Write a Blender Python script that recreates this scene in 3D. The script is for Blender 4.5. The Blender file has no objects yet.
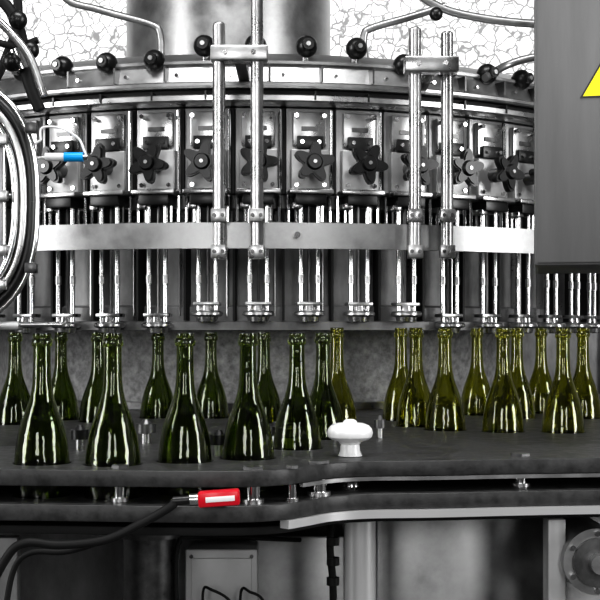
import bpy, bmesh, math, random
from mathutils import Vector, Matrix
random.seed(4)
S=bpy.context.scene
ZC=1.35; F=1230.0
XC=-0.12; AX=3.63       # carousel axis
def at(px,py,d): return Vector(((px-300)*d/F, d, ZC+(330-py)*d/F))

# ------------------------------------------------------------ materials
def mat(name,col,rough=0.4,metal=0.0,noise=0.0,nscale=8,stretch=(1,1,1),bump=0.0,spec=0.5,rn=0.0):
    m=bpy.data.materials.new(name); m.use_nodes=True
    nt=m.node_tree; b=nt.nodes['Principled BSDF']
    b.inputs['Base Color'].default_value=(*col,1); b.inputs['Roughness'].default_value=rough
    b.inputs['Metallic'].default_value=metal; b.inputs['Specular IOR Level'].default_value=spec
    if noise or bump or rn:
        tc=nt.nodes.new('ShaderNodeTexCoord'); mp=nt.nodes.new('ShaderNodeMapping')
        mp.inputs['Scale'].default_value=stretch
        n=nt.nodes.new('ShaderNodeTexNoise'); n.inputs['Scale'].default_value=nscale; n.inputs['Detail'].default_value=6
        n.inputs['Roughness'].default_value=0.65
        nt.links.new(tc.outputs['Object'],mp.inputs[0]); nt.links.new(mp.outputs[0],n.inputs['Vector'])
        if noise:
            r=nt.nodes.new('ShaderNodeMapRange')
            r.inputs['From Min'].default_value=0.3; r.inputs['From Max'].default_value=0.7
            r.inputs['To Min'].default_value=max(0,1-noise); r.inputs['To Max'].default_value=1+noise
            nt.links.new(n.outputs['Fac'],r.inputs['Value'])
            v=nt.nodes.new('ShaderNodeVectorMath'); v.operation='SCALE'; v.inputs[0].default_value=col
            nt.links.new(r.outputs[0],v.inputs['Scale']); nt.links.new(v.outputs[0],b.inputs['Base Color'])
        if rn:
            r=nt.nodes.new('ShaderNodeMapRange')
            r.inputs['From Min'].default_value=0.3; r.inputs['From Max'].default_value=0.7
            r.inputs['To Min'].default_value=max(0.02,rough-rn); r.inputs['To Max'].default_value=rough+rn
            nt.links.new(n.outputs['Fac'],r.inputs['Value']); nt.links.new(r.outputs[0],b.inputs['Roughness'])
        if bump:
            bp=nt.nodes.new('ShaderNodeBump'); bp.inputs['Strength'].default_value=bump; bp.inputs['Distance'].default_value=0.004
            nt.links.new(n.outputs['Fac'],bp.inputs['Height']); nt.links.new(bp.outputs[0],b.inputs['Normal'])
    return m
STEEL=mat('brushed_steel',(0.52,0.52,0.52),0.30,1,0.25,14,(1,1,1),0.04,rn=0.09)
CHROME=mat('polished_steel',(0.75,0.75,0.75),0.14,1)
DSTEEL=mat('dark_steel',(0.12,0.12,0.12),0.35,0.8,0.5,20,bump=0.1,rn=0.1)
PLATE=mat('satin_plate',(0.34,0.34,0.34),0.36,0.9,0.28,12,bump=0.04,rn=0.08)
HPLATE=mat('valve_face_plate',(0.46,0.46,0.46),0.40,0.6,0.25,10,bump=0.03,rn=0.08)
PANEL=mat('panel_grey',(0.15,0.15,0.15),0.45,0.4,0.6,9,(1,1,0.4),0.1)
SPECK=mat('weathered_drum',(0.30,0.30,0.30),0.6,0.2,0.5,60,bump=0.3)
BLACK=mat('black_plastic',(0.006,0.006,0.006),0.33)
RUBBER=mat('black_rubber',(0.006,0.006,0.006),0.6,spec=0.25)
TABLE=mat('dark_table',(0.032,0.032,0.032),0.42,0.0,0.5,50,bump=0.2,rn=0.1,spec=0.42)
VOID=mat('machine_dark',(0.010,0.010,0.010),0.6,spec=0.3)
CAB=mat('cabinet_grey',(0.18,0.18,0.18),0.42,0.4,0.12,30,(1,1,0.1))
WHITE=mat('white_plastic',(0.85,0.85,0.85),0.3)
RED=mat('red_plastic',(0.62,0.005,0.02),0.3)
BLUE=mat('blue_plastic',(0.0,0.36,0.85),0.35)
YEL=mat('sign_yellow',(0.98,0.88,0.0),0.4)
LGREY=mat('light_grey_paint',(0.42,0.42,0.42),0.4,0.2,0.1,10)
RAIL=mat('bright_rail',(0.66,0.66,0.66),0.3,0.5)
def glass(name,col):
    m=bpy.data.materials.new(name); m.use_nodes=True; nt=m.node_tree
    b=nt.nodes['Principled BSDF']
    b.inputs['Base Color'].default_value=(*col,1); b.inputs['Roughness'].default_value=0.02
    b.inputs['Transmission Weight'].default_value=1.0; b.inputs['IOR'].default_value=1.52
    n=nt.nodes.new('ShaderNodeTexNoise'); n.inputs['Scale'].default_value=38
    bp=nt.nodes.new('ShaderNodeBump'); bp.inputs['Strength'].default_value=0.3; bp.inputs['Distance'].default_value=0.004
    tc=nt.nodes.new('ShaderNodeTexCoord'); nt.links.new(tc.outputs['Object'],n.inputs['Vector'])
    nt.links.new(n.outputs['Fac'],bp.inputs['Height']); nt.links.new(bp.outputs[0],b.inputs['Normal'])
    return m
GLASS_D=glass('bottle_glass_dark',(0.26,0.33,0.08))
GLASS_L=glass('bottle_glass_olive',(0.54,0.55,0.10))

# ------------------------------------------------------------ mesh builder
class MB:
    def __init__(s): s.bm=bmesh.new(); s.mats=[]
    def mi(s,m):
        if m not in s.mats: s.mats.append(m)
        return s.mats.index(m)
    def box(s,lo,hi,m,bev=0.0,M=None):
        t=bmesh.new(); bmesh.ops.create_cube(t,size=1)
        lo=Vector(lo);hi=Vector(hi);c=(lo+hi)/2;d=hi-lo
        for v in t.verts: v.co=Vector((v.co.x*d.x,v.co.y*d.y,v.co.z*d.z))+c
        if bev: bmesh.ops.bevel(t,geom=list(t.edges),offset=bev,segments=2,affect='EDGES',profile=0.5)
        if M: t.transform(M)
        s.merge(t,m)
    def merge(s,t,m):
        mp={}
        i=s.mi(m)
        for v in t.verts: mp[v]=s.bm.verts.new(v.co)
        for f in t.faces:
            try:
                n=s.bm.faces.new([mp[v] for v in f.verts]); n.material_index=i
            except ValueError: pass
        t.free()
    def cyl(s,a,b,r,m,seg=20,r2=None):
        a=Vector(a);b=Vector(b);d=b-a
        t=bmesh.new(); bmesh.ops.create_cone(t,cap_ends=True,segments=seg,radius1=r,radius2=r if r2 is None else r2,depth=d.length)
        t.transform(Matrix.Translation((a+b)/2)@d.to_track_quat('Z','Y').to_matrix().to_4x4())
        s.merge(t,m)
    def sph(s,c,r,m,sc=(1,1,1)):
        t=bmesh.new(); bmesh.ops.create_uvsphere(t,u_segments=20,v_segments=12,radius=r)
        t.transform(Matrix.Translation(Vector(c))@Matrix.Diagonal((*sc,1)))
        s.merge(t,m)
    def lathe(s,prof,c,m,seg=48,a0=0.0,a1=None,closed=False):
        c=Vector(c); full=a1 is None
        n=seg if full else seg+1
        if full: a1=a0+2*math.pi
        rings=[]
        for i in range(n):
            a=a0+(a1-a0)*i/seg
            rings.append([s.bm.verts.new(c+Vector((r*math.sin(a),-r*math.cos(a),z))) for r,z in prof])
        i_=s.mi(m); P=len(prof)
        for i in range(seg):
            A=rings[i];B=rings[(i+1)%n]
            for j in range(P if closed else P-1):
                k=(j+1)%P
                if prof[j][0]<1e-6 and prof[k][0]<1e-6: continue
                f=s.bm.faces.new((A[j],B[j],B[k],A[k])); f.material_index=i_
        if not full and closed:
            for R in (rings[0],rings[-1]):
                f=s.bm.faces.new(R); f.material_index=i_
    def tube(s,pts,r,m,seg=12,smooth=True):
        pts=[Vector(p) for p in pts]
        if smooth:
            out=[]
            P=[pts[0]]+pts+[pts[-1]]
            for i in range(1,len(P)-2):
                for k in range(8):
                    t=k/8; a,b,c,d=P[i-1],P[i],P[i+1],P[i+2]
                    out.append(0.5*((2*b)+(c-a)*t+(2*a-5*b+4*c-d)*t*t+(3*b-3*c+d-a)*t**3))
            out.append(pts[-1]); pts=out
        rings=[]; i_=s.mi(m)
        prev=None
        for i,p in enumerate(pts):
            d=(pts[min(i+1,len(pts)-1)]-pts[max(i-1,0)]).normalized()
            if prev is None:
                x=d.orthogonal().normalized()
            else:
                x=(prev-d*prev.dot(d)).normalized()
            prev=x; y=d.cross(x)
            rings.append([s.bm.verts.new(p+(x*math.cos(2*math.pi*k/seg)+y*math.sin(2*math.pi*k/seg))*r) for k in range(seg)])
        for A,B in zip(rings,rings[1:]):
            for k in range(seg):
                f=s.bm.faces.new((A[k],A[(k+1)%seg],B[(k+1)%seg],B[k])); f.material_index=i_
        for R in (rings[0],rings[-1]):
            f=s.bm.faces.new(R); f.material_index=i_
    def prism(s,outline,a,b,m):
        A=[s.bm.verts.new(a(u,v)) for u,v in outline]; B=[s.bm.verts.new(b(u,v)) for u,v in outline]
        i_=s.mi(m); n=len(A)
        for k in range(n):
            f=s.bm.faces.new((A[k],A[(k+1)%n],B[(k+1)%n],B[k])); f.material_index=i_
        for R in (A,B):
            f=s.bm.faces.new(R); f.material_index=i_
    def mesh(s,name,ang=35):
        bmesh.ops.remove_doubles(s.bm,verts=s.bm.verts,dist=1e-6)
        bmesh.ops.recalc_face_normals(s.bm,faces=s.bm.faces)
        me=bpy.data.meshes.new(name); s.bm.to_mesh(me); s.bm.free()
        for m in s.mats: me.materials.append(m)
        for p in me.polygons: p.use_smooth=True
        me.set_sharp_from_angle(angle=math.radians(ang))
        return me
    def obj(s,name,parent=None,loc=(0,0,0),rz=0):
        return add(name,s.mesh(name),parent,loc,rz)
def add(name,me,parent=None,loc=(0,0,0),rz=0):
    o=bpy.data.objects.new(name,me); S.collection.objects.link(o)
    o.location=loc; o.rotation_euler=(0,0,rz)
    if parent: o.parent=parent
    return o
def empty(name):
    o=bpy.data.objects.new(name,None); S.collection.objects.link(o); o.empty_display_size=0.1; return o

# ------------------------------------------------------------ room
def wallmat():
    m=bpy.data.materials.new('crazed_stone_wall'); m.use_nodes=True; nt=m.node_tree
    b=nt.nodes['Principled BSDF']; b.inputs['Roughness'].default_value=0.7
    tc=nt.nodes.new('ShaderNodeTexCoord')
    no=nt.nodes.new('ShaderNodeTexNoise'); no.inputs['Scale'].default_value=14
    mx=nt.nodes.new('ShaderNodeMix'); mx.data_type='VECTOR'; mx.inputs['Factor'].default_value=0.06
    nt.links.new(tc.outputs['Object'],no.inputs['Vector'])
    nt.links.new(tc.outputs['Object'],mx.inputs[4]); nt.links.new(no.outputs['Color'],mx.inputs[5])
    v=nt.nodes.new('ShaderNodeTexVoronoi'); v.feature='DISTANCE_TO_EDGE'; v.inputs['Scale'].default_value=16
    nt.links.new(mx.outputs[1],v.inputs['Vector'])
    r=nt.nodes.new('ShaderNodeValToRGB'); r.color_ramp.elements[0].position=0.02; r.color_ramp.elements[0].color=(0.18,0.18,0.18,1)
    r.color_ramp.elements[1].position=0.09; r.color_ramp.elements[1].color=(0.78,0.78,0.78,1)
    nt.links.new(v.outputs['Distance'],r.inputs[0]); nt.links.new(r.outputs[0],b.inputs['Base Color'])
    return m
def slab(name,lo,hi,m):
    b=MB(); b.box(lo,hi,m); b.obj(name)
PLAST=mat('plaster',(0.18,0.18,0.18),0.8,0,0.4,3)
CONC=mat('concrete_floor',(0.12,0.12,0.12),0.5,0,0.4,4,bump=0.1)
slab('floor',(-4,-3.5,-0.1),(4,6.5,0),CONC)
slab('ceiling',(-4,-3.5,4.2),(4,6.5,4.3),PLAST)
slab('wall_back',(-4,6.5,0),(4,6.6,4.2),wallmat())
slab('wall_front',(-4,-3.6,0),(4,-3.5,4.2),PLAST)
slab('wall_left',(-4.1,-3.5,0),(-4,6.5,4.2),PLAST)
slab('wall_right',(4,-3.5,0),(4.1,6.5,4.2),PLAST)

# ------------------------------------------------------------ rotary filler
FIL=empty('rotary_bottle_filler')
ax=(XC,AX,ZC)
b=MB()
b.lathe([(0.0,0.0),(0.93,0.0),(0.985,0.0),(0.985,0.018),(0.955,0.02),(0.955,0.05),(0.945,0.055),(0.945,0.26),(0.98,0.262),(0.98,0.30),(0.94,0.30),(0.94,0.49)],(0,0,0),PANEL,116)
b.obj('carousel_core',FIL,ax)
b=MB()
b.lathe([(0.0,-0.0),(0.76,-0.001),(0.75,-0.02),(0.75,-0.30),(0.0,-0.30)],(0,0,0),SPECK,96)
b.lathe([(0.76,-0.17),(0.79,-0.17),(0.79,-0.186),(0.76,-0.186)],(0,0,0),DSTEEL,96,closed=True)
b.obj('lower_drum',FIL,ax)
b=MB()
b.lathe([(0.94,0.478),(1.055,0.478),(1.062,0.481),(1.062,0.491),(1.055,0.494),(1.035,0.495)],(0,0,0),STEEL,174)
b.lathe([(1.035,0.495),(1.025,0.496),(1.025,0.508),(1.035,0.510)],(0,0,0),VOID,174)
b.lathe([(1.035,0.510),(1.045,0.510),(1.048,0.514),(1.048,0.520),(1.04,0.524),(1.02,0.526),(1.005,0.565),(1.012,0.568),(1.012,0.574),(0.99,0.584),(0.96,0.60),(0.9,0.61),(0.0,0.64)],(0,0,0),PLATE,174)
for k in range(58):
    a=(k+0.5)*2*math.pi/58
    M=Matrix.Rotation(a,4,'Z')
    b.box((-0.002,-1.037,0.527),(0.002,-1.0,0.56),DSTEEL,M=M)
    b.box((-0.022,-1.064,0.482),(-0.018,-1.03,0.5),BLACK,M=M)
    p=M@Vector((0.028,-1.03,0.538)); q=M@Vector((0.028,-1.043,0.538)); b.cyl(p,q,0.004,CHROME,8)
b.obj('upper_ring',FIL,ax)
def knob(dz):
    kb=MB(); kb.cyl((0,-0.985,0.565+dz),(0,-1.0,0.595+dz),0.009,CHROME,12); kb.sph((0,-1.01,0.600+dz),0.0235,BLACK)
    kb.cyl((0,-1.01,0.600+dz),(0,-1.038,0.600+dz),0.014,BLACK,16,0.012)
    kb.cyl((0,-1.038,0.600+dz),(0,-1.041,0.600+dz),0.005,STEEL,12)
    return kb.mesh('ring_knob')
KM=[knob(0.006),knob(-0.022)]
# valve head
def head(low):
    h=MB()
    h.box((-0.049,-1.0,0.292),(0.049,-0.955,0.475),HPLATE,0.002)
    h.box((-0.041,-1.022,0.300),(0.041,-1.0,0.385),HPLATE,0.003)
    h.box((-0.036,-1.014,0.392),(0.036,-1.0,0.466),STEEL,0.003)
    h.box((-0.028,-1.024,0.386),(0.028,-1.012,0.413),BLACK,0.001)
    for x in (-0.018,0.018): h.cyl((x,-1.023,0.400),(x,-1.03,0.400),0.0045,CHROME,10)
    h.box((-0.018,-1.018,0.425),(0.018,-1.012,0.434),DSTEEL)
    for x in (-0.03,0.03):
        for z in (0.309,0.456): h.cyl((x,-1.012,z),(x,-1.027,z),0.005,CHROME,6)
    h.box((-0.047,-1.045,0.288),(0.047,-0.96,0.298),STEEL,0.002)
    h.box((-0.033,-1.038,0.266),(0.033,-0.97,0.288),BLACK,0.002)
    h.box((-0.038,-1.03,0.258),(-0.020,-0.99,0.270),STEEL,0.002)
    h.cyl((0,-1.02,0.348),(0,-1.06,0.348),0.015,DSTEEL,16)
    h.cyl((0.047,-1.01,0.30),(0.047,-1.01,0.47),0.004,CHROME,10)
    for x in (-0.045,-0.028,0.028,0.045):
        h.cyl((x,-1.0,0.225),(x,-1.0,0.288),0.0042,CHROME,8)
        h.cyl((x,-1.0,0.218),(x,-1.0,0.232),0.0075,DSTEEL,8)
    zb=0.03-low
    for x in (-0.0185,0.0185):
        h.cyl((x,-1.01,zb+0.012),(x,-1.01,0.268),0.0052,CHROME,14)
        h.cyl((x,-1.01,0.10),(x,-1.01,0.118),0.0068,STEEL,14)
    h.cyl((0,-1.0,zb),(0,-1.0,0.268),0.0035,DSTEEL,10)
    h.box((-0.028,-1.022,zb+0.022),(0.028,-0.99,zb+0.030),STEEL,0.002)
    h.lathe([(0.004,zb+0.024),(0.012,zb+0.022),(0.014,zb+0.012),(0.031,zb+0.010),(0.034,zb+0.007),(0.034,zb+0.002),(0.030,zb-0.001),(0.024,zb-0.002),(0.022,zb-0.012),(0.017,zb-0.014),(0.012,zb-0.008),(0.004,zb-0.002)],(0,-1.01,0),STEEL,28,closed=True)
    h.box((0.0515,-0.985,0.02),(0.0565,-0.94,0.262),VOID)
    h.box((0.035,-0.965,0.03),(0.037,-0.94,0.25),STEEL)
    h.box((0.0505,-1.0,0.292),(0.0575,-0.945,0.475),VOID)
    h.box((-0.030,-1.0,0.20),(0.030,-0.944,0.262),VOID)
    return h.mesh('valve_head')
HM=[head(0.0),head(0.024)]
st=MB()
ol=[]
for i in range(80):
    a=2*math.pi*i/80
    c=(0.5+0.5*math.cos(5*a))**1.05
    r=0.044*(0.52+0.48*c); ol.append((r*math.sin(a),r*math.cos(a)))
st.prism(ol,lambda u,v:Vector((u,-0.010,v)),lambda u,v:Vector((u,0.006,v)),BLACK)
st.prism([(u*0.86,v*0.86) for u,v in ol],lambda u,v:Vector((u,-0.014,v)),lambda u,v:Vector((u,-0.0101,v)),BLACK)
st.cyl((0,-0.013,0),(0,-0.022,0),0.018,BLACK,20,0.014); st.cyl((0,-0.022,0),(0,-0.024,0),0.004,STEEL,12); st.cyl((0,0.005,0),(0,0.018,0),0.013,BLACK,16)
stm=st.mesh('star_handwheel')
N=58; dth=2*math.pi/N
for k in range(N):
    a=0.031+k*dth
    aa=(a+math.pi)%(2*math.pi)-math.pi
    low = 0 if -0.16<aa<0.40 else 1
    add('valve_head',HM[low],FIL,ax,a)
    o=add('star_handwheel',stm,FIL,(XC+1.07*math.sin(a),AX-1.07*math.cos(a),ZC+0.350),a)
    o.rotation_euler=(0,random.uniform(0,1.2),a)
    add('ring_knob',KM[0 if -0.1<aa<0.3 else 1],FIL,ax,a-0.006)
b=MB()
b.lathe([(1.195,0.161),(1.207,0.161),(1.207,0.212),(1.195,0.212)],(0,0,0),PLATE,60,-0.60,0.72,closed=True)
b.obj('guard_bar',FIL,ax)
b=MB()
for px,top,bot in ((219,25,259),(257,-140,259),(415,30,258),(447,34,258)):
    x=(px-300)*2.41/F; r=1.222; d=AX-math.sqrt(r*r-(x-XC)**2); x=(px-300)*d/F
    k=d/F; zt=ZC+(330-top)*k; zb=ZC+(330-bot)*k
    b.cyl((x,d,zb),(x,d,zt),0.0125,STEEL,24)
    b.sph((x,d,zt),0.0125,STEEL,(1,1,0.5))
    for py in (216,252):
        z=ZC+(330-py)*k
        b.box((x-0.015,d-0.019,z-0.013),(x+0.015,d+0.012,z+0.013),STEEL,0.002)
        for dx in (-0.008,0.008): b.cyl((x+dx,d-0.018,z),(x+dx,d-0.024,z),0.0042,DSTEEL,6)
b.cyl((-0.005,2.424,ZC+0.187),(-0.005,2.408,ZC+0.187),0.006,CHROME,10)
for x0,x1,y0,y1,d in ((211,268,47,62,2.405),(404,458,58,73,2.445)):
    p=at(x0,y1,d);q=at(x1,y0,d)
    b.box((p.x,d-0.02,p.z),(q.x,d+0.02,q.z),STEEL,0.003)
    b.box(((p.x+q.x)/2-0.012,d+0.01,p.z+0.004),((p.x+q.x)/2+0.012,d+0.27,q.z-0.004),DSTEEL,0.002)
    for s_ in (0.25,0.75): b.cyl((p.x+(q.x-p.x)*s_,d-0.02,(p.z+q.z)/2),(p.x+(q.x-p.x)*s_,d-0.026,(p.z+q.z)/2),0.005,CHROME,6)
b.obj('guard_posts',FIL)
b=MB()
b.lathe([(0,0.60),(0.33,0.60),(0.335,0.63),(0.30,0.64),(0.30,2.2),(0,2.25)],(0,0,0),PLATE,64)
b.obj('head_tank',FIL,(-0.21,AX,ZC))
b=MB()
b.tube([at(40,-60,3.0),at(62,-5,3.0),at(100,10,3.0),at(150,24,3.0),at(160,34,3.0),at(161,60,3.0)],0.009,PLATE)
b.tube([at(365,62,2.9),at(364,36,2.9),at(372,28,2.9),at(410,17,2.9),at(446,6,2.9)],0.009,PLATE)
b.tube([at(392,-30,2.9),at(430,2,2.9),at(470,16,2.9),at(540,24,2.9),at(620,22,2.9)],0.010,PLATE)
b.tube([at(485,78,2.75),at(505,66,2.8),at(530,58,2.8),at(560,54,2.8)],0.009,PLATE)
b.sph(at(436,14,2.85),0.016,BLACK)
b.obj('overhead_pipes',FIL)
b=MB()
b.lathe([(0,-1.35),(0.30,-1.35),(0.30,-0.3),(0,-0.3)],(0,0,0),DSTEEL,48)
b.obj('centre_pedestal',FIL,ax)
b=MB()
b.box((-2.6,4.95,0.0),(2.6,5.05,2.26),PANEL,0.01)
for i in range(9):
    x=-2.5+i*0.62; b.box((x,4.90,0.0),(x+0.05,4.96,2.27),DSTEEL,0.004)
b.obj('rear_machine_housing')

# ------------------------------------------------------------ bottles
half=[(0.21,0.0398),(0.20,0.0396),(0.185,0.0391),(0.17,0.0380),(0.155,0.0362),(0.14,0.0335),(0.125,0.0294),(0.11,0.0238),(0.10,0.0200),(0.09,0.0168),(0.08,0.0146),(0.069,0.0132),(0.05,0.0124),(0.03,0.0121),(0.019,0.0121)]
prof=[(0.0,0.012),(0.025,0.006),(0.034,0.0),(0.039,0.004),(0.040,0.012),(0.040,0.046)]+[(r,0.26-t) for t,r in half]+[(0.0143,0.242),(0.0147,0.246),(0.0143,0.252),(0.0126,0.253),(0.0133,0.257),(0.0126,0.26),(0.0098,0.26)]
inner=[(max(r-0.0028,0.0094),0.26-t) for t,r in half][::-1]
prof+=inner+[(0.0372,0.046),(0.0372,0.016),(0.032,0.008),(0.025,0.012),(0.0,0.018)]
def bot(m,s):
    h=MB(); h.lathe([(r,z*s) for r,z in prof],(0,0,0),m,40); return h.mesh('wine_bottle',60)
BM=[bot(GLASS_D,1.01),bot(GLASS_L,1.045)]
B=[(15,2.46,0),(42,1.735,0),(61,2.58,0),(98,2.52,0),(113,1.72,0),(158,2.63,0),(185,1.76,0),(211,2.63,0),(248,1.80,0),(264,2.5,0),
(297,1.95,0),(323,2.13,0),(337,2.36,1),(401,2.56,1),(416,2.40,1),(445,2.31,1),(477,2.72,1),(503,2.27,1),(517,2.62,1),(541,2.78,1),(563,2.26,1),(583,2.62,1)]
BZ=ZC-0.267
pos=[]
for px,d,c in B:
    x=(px-300)*d/F
    pos.append((x,d))
    add('wine_bottle',BM[c],None,(x,d,BZ),random.random()*6)

# ------------------------------------------------------------ table decks
TAB=empty('bottle_guide_table')
def smooth2(pts,n=6):
    P=[Vector((*p,0)) for p in pts]; P=[P[0]]+P+[P[-1]]; out=[]
    for i in range(1,len(P)-2):
        for k in range(n):
            t=k/n; a,b_,c,d=P[i-1],P[i],P[i+1],P[i+2]
            v=0.5*((2*b_)+(c-a)*t+(2*a-5*b_+4*c-d)*t*t+(3*b_-3*c+d-a)*t**3); out.append((v.x,v.y))
    out.append(pts[-1]); return out
def deck(name,front,z0,z1,m,hole=0.0425,back=0.80):
    cu=bpy.data.curves.new(name,'CURVE'); cu.dimensions='2D'; cu.fill_mode='BOTH'
    cu.extrude=(z1-z0)/2-0.0015; cu.bevel_depth=0.0015; cu.bevel_resolution=1
    out=list(front)
    out+=[(1.3,3.6)]
    for i in range(41):
        a=math.radians(88-176*i/40); out.append((XC+back*math.sin(a),AX-back*math.cos(a)))
    out+=[(-1.3,3.6)]
    def spl(pts):
        s=cu.splines.new('POLY'); s.points.add(len(pts)-1)
        for p,q in zip(s.points,pts): p.co=(q[0],q[1],0,1)
        s.use_cyclic_u=True
    spl(out)
    if hole:
        for x,y in pos:
            spl([(x+hole*math.cos(2*math.pi*i/32),y+hole*math.sin(2*math.pi*i/32)) for i in range(32)])
    o=bpy.data.objects.new('tmp',cu); S.collection.objects.link(o)
    dg=bpy.context.evaluated_depsgraph_get()
    me=bpy.data.meshes.new_from_object(o.evaluated_get(dg)); bpy.data.objects.remove(o)
    me.materials.clear(); me.materials.append(m)
    return add(name,me,TAB,(0,0,(z0+z1)/2))
fr=smooth2([(-1.3,1.70),(-0.45,1.655),(-0.2,1.635),(-0.09,1.632),(-0.03,1.65),(0.01,1.69),(0.045,1.73),(0.10,1.755),(0.2,1.765),(0.45,1.80),(1.3,1.88)])
deck('upper_deck',fr,ZC-0.209,ZC-0.187,TABLE)
deck('lower_deck',[(x,y-0.012) for x,y in fr],ZC-0.254,ZC-0.232,TABLE)
deck('conveyor_plate',[(x,y+0.035) for x,y in fr],BZ-0.012,BZ,VOID,0,0.8)
b=MB()
for px,r,d in ((253,0.010,1.655),(292,0.006,1.665),(319,0.011,1.73),(120,0.008,1.67),(520,0.010,1.83)):
    x=(px-300)*d/F
    b.cyl((x,d,ZC-0.232),(x,d,ZC-0.209),r,CHROME,20)
    b.cyl((x,d,ZC-0.187),(x,d,ZC-0.183),r*1.5,DSTEEL,6)
    b.cyl((x,d,ZC-0.232),(x,d,ZC-0.227),r*1.5,STEEL,20)
for px,py,r,m in ((290,430,0.020,BLACK),(275,428,0.012,BLACK),(146,425,0.017,DSTEEL),(80,432,0.014,BLACK),(219,438,0.014,BLACK),(380,420,0.010,DSTEEL)):
    d=0.187*F/(py+18-330); x=(px-300)*d/F
    b.cyl((x,d,ZC-0.187),(x,d,ZC-0.165),r*0.5,STEEL,12); b.cyl((x,d,ZC-0.170),(x,d,ZC-0.155),r,m,18); b.cyl((x,d,ZC-0.155),(x,d,ZC-0.148),r*0.6,m,18,r*0.3)
b.obj('spacers',TAB)
def rail(name,x0,dy,w,z0,z1,m):
    b=MB()
    rp=[(x,y-dy) for x,y in fr if x>x0]
    ir=[]
    for i,(x,y) in enumerate(rp):
        xa,ya=rp[max(i-1,0)]; xb,yb=rp[min(i+1,len(rp)-1)]
        n=Vector((-(yb-ya),xb-xa)).normalized()*w; ir.append((x+n.x,y+n.y))
    sec=[[b.bm.verts.new((x,y,z0)),b.bm.verts.new((u,v,z0)),b.bm.verts.new((u,v,z1)),b.bm.verts.new((x,y,z1))] for (x,y),(u,v) in zip(rp,ir)]
    b.mi(m)
    for A,B_ in zip(sec,sec[1:]):
        for k in range(4): b.bm.faces.new((A[k],A[(k+1)%4],B_[(k+1)%4],B_[k]))
    b.bm.faces.new(sec[0]); b.bm.faces.new(sec[-1])
    b.obj(name,TAB)
rail('edge_rail',-0.015,0.020,0.016,ZC-0.266,ZC-0.2545,RAIL)
rail('rim_trim',0.0,0.001,0.006,ZC-0.215,ZC-0.2095,PLATE)
b=MB()
pr=[(0.0,0.055),(0.006,0.055),(0.009,0.053),(0.011,0.050),(0.020,0.049),(0.028,0.046),(0.0325,0.041),(0.034,0.035),(0.0325,0.029),(0.027,0.025),(0.017,0.022),(0.014,0.018),(0.015,0.008),(0.018,0.001),(0.0,0.001)]
b.lathe(pr,(0,0,0),WHITE,40)
kx=at(350,330,1.82); b.obj('clamping_knob',None,(kx.x,1.82,ZC-0.187))
b=MB(); x=50*1.79/F
b.lathe([(0,-0.232),(0.010,-0.232),(0.016,-0.226),(0.014,-0.218),(0.008,-0.216),(0.008,-0.209),(0,-0.209)],(0,0,0),CHROME,24); b.obj('knob_collar',TAB,(x,1.785,ZC))

# red sensor + cable
b=MB()
c=at(219,498,1.60)
M=Matrix.Translation(c)@Matrix.Rotation(math.radians(4),4,'Y').inverted()
b.box((-0.027,-0.008,-0.0105),(0.027,0.012,0.0100),RED,0.003,M)
b.box((-0.017,-0.0087,-0.004),(0.021,-0.0075,0.003),WHITE,0.0003,M)
b.cyl(M@Vector((-0.027,0.002,0)),M@Vector((-0.038,0.002,0)),0.008,STEEL,16)
b.cyl(M@Vector((-0.038,0.002,0)),M@Vector((-0.060,0.002,0)),0.006,BLACK,16)
b.box((-0.008,0.010,-0.006),(0.008,0.030,0.006),DSTEEL,0.001,M)
b.obj('proximity_sensor')
b=MB()
s0=M@Vector((-0.058,0.002,0))
b.tube([s0,at(170,507,1.60),at(140,524,1.59),at(105,540,1.585),at(60,545,1.585),at(25,543,1.58),at(5,560,1.58),at(-25,620,1.58)],0.0058,RUBBER)
b.tube([at(160,515,1.61),at(120,534,1.61),at(70,551,1.61),at(30,553,1.61),at(12,575,1.61),at(2,640,1.61)],0.004,RUBBER)
b.obj('sensor_cable')

# ------------------------------------------------------------ machine base below table
BASE=empty('machine_base')
b=MB()
b.box((-1.4,2.35,0.15),(1.4,2.39,ZC-0.30),PANEL,0.003)
p=at(172,548,2.2); q=at(345,536,2.2); b.box((p.x,2.2,0.2),(q.x,2.34,q.z),PLATE,0.004)
p=at(376,525,2.1); q=at(548,540,2.1); b.box((p.x,2.1,0.2),(q.x,2.3,ZC-0.30),PLATE,0.004)
b.obj('base_panels',BASE)
b=MB()
x=(150-300)*1.95/F; b.cyl((x,1.95,0.0),(x,1.95,ZC-0.28),0.042,DSTEEL,32)
b.cyl((x,1.95,ZC-0.325),(x,1.95,ZC-0.30),0.055,DSTEEL,32)
x=(360-300)*1.85/F; b.cyl((x,1.85,0.0),(x,1.85,ZC-0.28),0.0235,RAIL,32)
p=at(548,530,1.82); q=at(566,530,1.82); b.box((p.x,1.82,0),(q.x,1.86,ZC-0.28),LGREY,0.003)
b.box((0.40,1.95,0.0),(1.2,1.97,ZC-0.28),PLATE,0.003)
b.box((-1.2,1.72,0.0),(-0.395,1.74,ZC-0.29),PANEL,0.003)
b.obj('legs',BASE)
b=MB()
c=at(597,562,1.80)
b.cyl((c.x,1.95,c.z),(c.x,1.80,c.z),0.049,PLATE,40); b.cyl((c.x,1.80,c.z),(c.x,1.792,c.z),0.036,DSTEEL,40); b.cyl((c.x,1.792,c.z),(c.x,1.775,c.z),0.014,STEEL,24)
for k in range(6):
    a=math.pi/6+k*math.pi/3; xx=c.x+0.042*math.cos(a); zz=c.z+0.042*math.sin(a); b.cyl((xx,1.80,zz),(xx,1.794,zz),0.0045,CHROME,6)
b.obj('flange_bearing',BASE)
b=MB()
p=at(187,640,1.95); q=at(257,549,1.95)
b.box((p.x,1.95,p.z),(q.x,2.03,q.z),LGREY,0.004); b.box((p.x-0.002,1.938,p.z-0.002),(q.x+0.002,1.952,q.z+0.002),LGREY,0.004)
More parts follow.
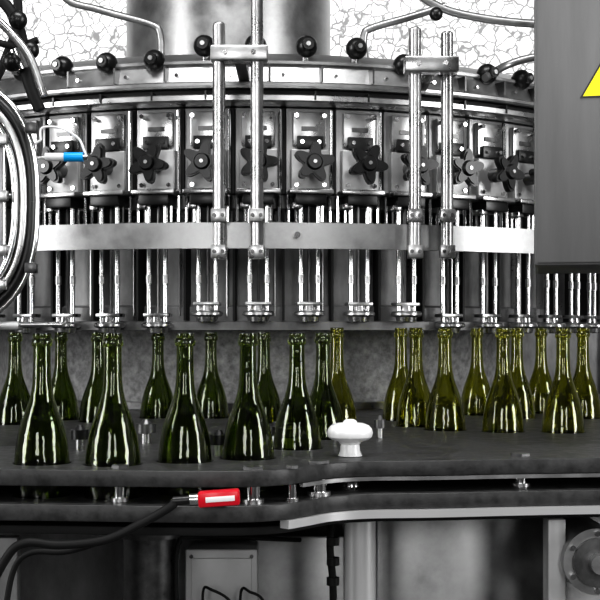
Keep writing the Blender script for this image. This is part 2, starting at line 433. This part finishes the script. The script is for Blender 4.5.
b.box((p.x+0.008,1.935,p.z+0.01),(q.x-0.008,1.94,q.z-0.012),LGREY,0.001)
for px in (192,252):
    t=at(px,555,1.95); b.cyl((t.x,1.94,t.z),(t.x,1.934,t.z),0.003,DSTEEL,8)
b.box((p.x+0.02,2.03,p.z+0.02),(q.x-0.02,2.198,q.z-0.02),DSTEEL)
b.obj('junction_box')
b=MB()
b.tube([at(205,640,1.9),at(203,592,1.9),at(212,590,1.89),at(232,604,1.89),at(240,640,1.89)],0.0022,RUBBER)
b.tube([at(240,640,1.9),at(241,592,1.9),at(250,592,1.89),at(264,602,1.89),at(275,640,1.89)],0.0022,RUBBER)
b.tube([at(176,640,1.93),at(176,600,1.93),at(178,545,1.93),at(200,537,1.95),at(300,540,2.1)],0.004,RUBBER)
b.tube([at(333,640,1.93),at(333,585,1.93),at(330,545,1.93),at(333,510,1.95)],0.006,RUBBER)
for py in (545,565,585):
    b.cyl(at(333,py,1.93),at(333,py,1.93)+Vector((0,0,0.012)),0.010,BLACK,12)
b.obj('wiring',BASE)

# ------------------------------------------------------------ control cabinet + sign
CABI=empty('control_cabinet')
ang=math.radians(-11)
o0=at(534,266,1.90)
M=Matrix.Translation(o0)@Matrix.Rotation(ang,4,'Z')
b=MB(); b.box((0,0,0),(0.55,0.28,0.85),CAB,0.006,M); b.box((0.004,-0.004,0.004),(0.546,0.002,0.846),CAB,0.003,M)
b.box((0.10,0.10,0.84),(0.16,0.16,2.0),STEEL,0.003,M)
b.obj('cabinet_body',CABI)
b=MB()
cz=0.282; cx=0.114; R=0.052
def tri(R,c): return [(c[0]+R*math.sin(2*math.pi*k/3),c[1]+R*math.cos(2*math.pi*k/3)) for k in range(3)]
def fr_(d): return lambda u,v: M@Vector((u,d,v))
b.prism(tri(R,(cx,cz)),fr_(-0.0042),fr_(-0.0054),BLACK)
b.prism(tri(R*0.90,(cx,cz)),fr_(-0.0054),fr_(-0.0060),YEL)
bolt=[(0.006,0.024),(-0.008,-0.001),(0.000,0.001),(-0.004,-0.012),(-0.007,-0.011),(-0.001,-0.020),(0.003,-0.010),(0.0,-0.0115),(0.008,0.006),(0.0,0.004),(0.010,0.022)]
b.prism([(cx+u*0.8,cz+v*0.8) for u,v in bolt],fr_(-0.0060),fr_(-0.0064),BLACK)
b.obj('warning_sign')

# ------------------------------------------------------------ left guard door
GD=empty('safety_guard_door')
def oval(cx,cy,hw,hh,d,n=64,e=2.6):
    pts=[]
    for i in range(n+1):
        a=2*math.pi*i/n; c=math.cos(a); s=math.sin(a)
        pts.append(at(cx+hw*abs(c)**(2/e)*(1 if c>=0 else -1),cy+hh*abs(s)**(2/e)*(1 if s>=0 else -1),d))
    return pts
b=MB()
b.tube(oval(-70,202,107,126,1.9),0.005,CHROME,14,False)
b.tube(oval(-70,202,101,119,1.90),0.008,BLACK,14,False)
b.tube(oval(-70,202,94,111,1.89),0.005,STEEL,14,False)
b.tube(oval(-70,202,86,103,1.9),0.007,CHROME,14,False)
b.obj('door_frame',GD)
b=MB()
ov=[(p.x,p.z) for p in oval(-70,202,98,116,1.93)][:-1]
b.prism(ov,lambda u,v:Vector((u,1.925,v)),lambda u,v:Vector((u,1.935,v)),DSTEEL)
for px,r,m in ((4,0.004,CHROME),(-12,0.006,STEEL),(-30,0.006,CHROME),(-60,0.006,CHROME)):
    b.cyl(at(px,112,1.905),at(px,296,1.905),r,m)
b.box((at(-14,0,1.9).x,1.90,at(0,290,1.9).z),(at(2,0,1.9).x,1.92,at(0,120,1.9).z),PLATE,0.002)
for py in (140,196,250,285):
    b.cyl(at(-150,py,1.91),at(12,py,1.91),0.004,STEEL)
    p=at(-2,py,1.895); b.box((p.x-0.01,p.y-0.012,p.z-0.008),(p.x+0.016,p.y+0.005,p.z+0.008),STEEL,0.002)
for py in (128,268):
    p=at(32,py,1.89); b.box((p.x-0.010,p.y-0.008,p.z-0.008),(p.x+0.008,p.y+0.01,p.z+0.008),DSTEEL,0.002)
b.obj('door_grille',GD)
b=MB()
p=at(-130,330,1.95);q=at(20,321,1.95); b.box((p.x,1.94,p.z),(q.x,1.97,q.z),STEEL,0.002)
p=at(20,328,1.95);q=at(62,321,1.95); b.cyl(((p.x),1.955,(p.z+q.z)/2),((q.x),1.955,(p.z+q.z)/2),0.004,STEEL)
p=at(-60,400,1.98); b.box((p.x-0.02,1.97,ZC-0.187),(p.x+0.02,2.0,at(0,20,1.98).z),DSTEEL,0.003)
b.obj('door_support',GD)
b=MB()
for pts,r in (([at(-20,-20,2.1),at(10,10,2.1),at(22,40,2.1),at(28,80,2.1),at(40,110,2.1)],0.010),([at(15,-20,2.15),at(18,20,2.15),at(5,60,2.15),at(-10,90,2.15)],0.008),([at(-10,40,2.1),at(15,46,2.1),at(38,40,2.1)],0.006)):
    b.tube(pts,r,RUBBER)
b.tube([at(-15,10,2.05),at(8,30,2.05),at(30,58,2.05),at(44,96,2.05)],0.007,STEEL)
for p in (at(18,20,2.08),at(12,62,2.08),at(30,50,2.1)): b.sph(p,0.016,BLACK)
b.cyl(at(16,50,2.09),at(24,70,2.09),0.013,CHROME,14)
b.obj('pneumatic_hoses',GD)
b=MB()
c=at(52,157,2.2)
b.cyl(c+Vector((-0.012,0,0)),c+Vector((0.022,0,0)),0.0075,WHITE,16); b.cyl(c+Vector((0.022,0,0)),c+Vector((0.056,0,0)),0.0085,BLUE,16)
b.cyl(c+Vector((0.056,0,0)),c+Vector((0.064,0,0)),0.005,STEEL,12)
b.obj('blue_hose_connector')
b=MB()
b.tube([c+Vector((-0.02,0,0.03)),at(42,128,2.2),at(60,128,2.2),at(78,138,2.2),at(84,150,2.2),c+Vector((0.062,0,0))],0.0022,WHITE,8)
b.tube([c+Vector((-0.012,0,0)),c+Vector((-0.03,0,-0.0)),c+Vector((-0.034,0,0.02)),c+Vector((-0.02,0,0.03))],0.0022,WHITE,8)
b.obj('signal_cable')

# ------------------------------------------------------------ lights
def area(name,loc,target,sx,sy,p,col=(1,1,1)):
    L=bpy.data.lights.new(name,'AREA'); L.shape='RECTANGLE'; L.size=sx; L.size_y=sy; L.energy=p; L.color=col
    o=bpy.data.objects.new(name,L); S.collection.objects.link(o); o.location=loc
    o.rotation_euler=(Vector(target)-Vector(loc)).to_track_quat('-Z','Y').to_euler()
area('added_highlight_left',(-3.6,0.6,2.2),(0,2.6,1.3),1.0,2.2,80)  # added area light for steel highlights; this wall has no window
area('added_highlight_right',(3.6,0.4,2.2),(0,2.6,1.3),1.0,2.2,90)  # added on the right, reflects as bright streaks in the rods; no window
area('added_highlight_front',(-1.2,-3.2,2.4),(0,2.6,1.3),1.0,1.8,46)  # added behind the camera so metal and glass have something to reflect
area('added_highlight_front_2',(1.4,-3.2,2.4),(0,2.6,1.3),0.7,1.8,32)  # narrower light added behind the camera, also for reflections
area('added_overhead_light',(0,1.0,4.0),(0,2.0,1.2),2.4,0.6,80)  # added overhead light on the machine, no actual fixture
area('added_wall_wash',(1.4,5.0,4.0),(1.4,6.5,2.4),3.0,0.5,68)  # added wash to brighten the back wall, not a fixture
area('added_wall_wash_2',(-1.6,5.0,4.0),(-1.6,6.5,2.4),3.0,0.5,68)  # second added wash, brightens the left part of the back wall
w=bpy.data.worlds.new('w'); S.world=w; w.use_nodes=True
w.node_tree.nodes['Background'].inputs[0].default_value=(0.5,0.5,0.5,1); w.node_tree.nodes['Background'].inputs[1].default_value=0.5
S.view_settings.view_transform='Standard'
for lk in ('Medium High Contrast','High Contrast'):
    try:
        S.view_settings.look=lk; break
    except Exception as e: pass
cam=bpy.data.cameras.new('camera'); co=bpy.data.objects.new('camera',cam); S.collection.objects.link(co)
co.location=(0,0,ZC); co.rotation_euler=(math.pi/2,0,0); cam.lens=36*F/600; cam.sensor_width=36; cam.shift_y=0.05
S.camera=co
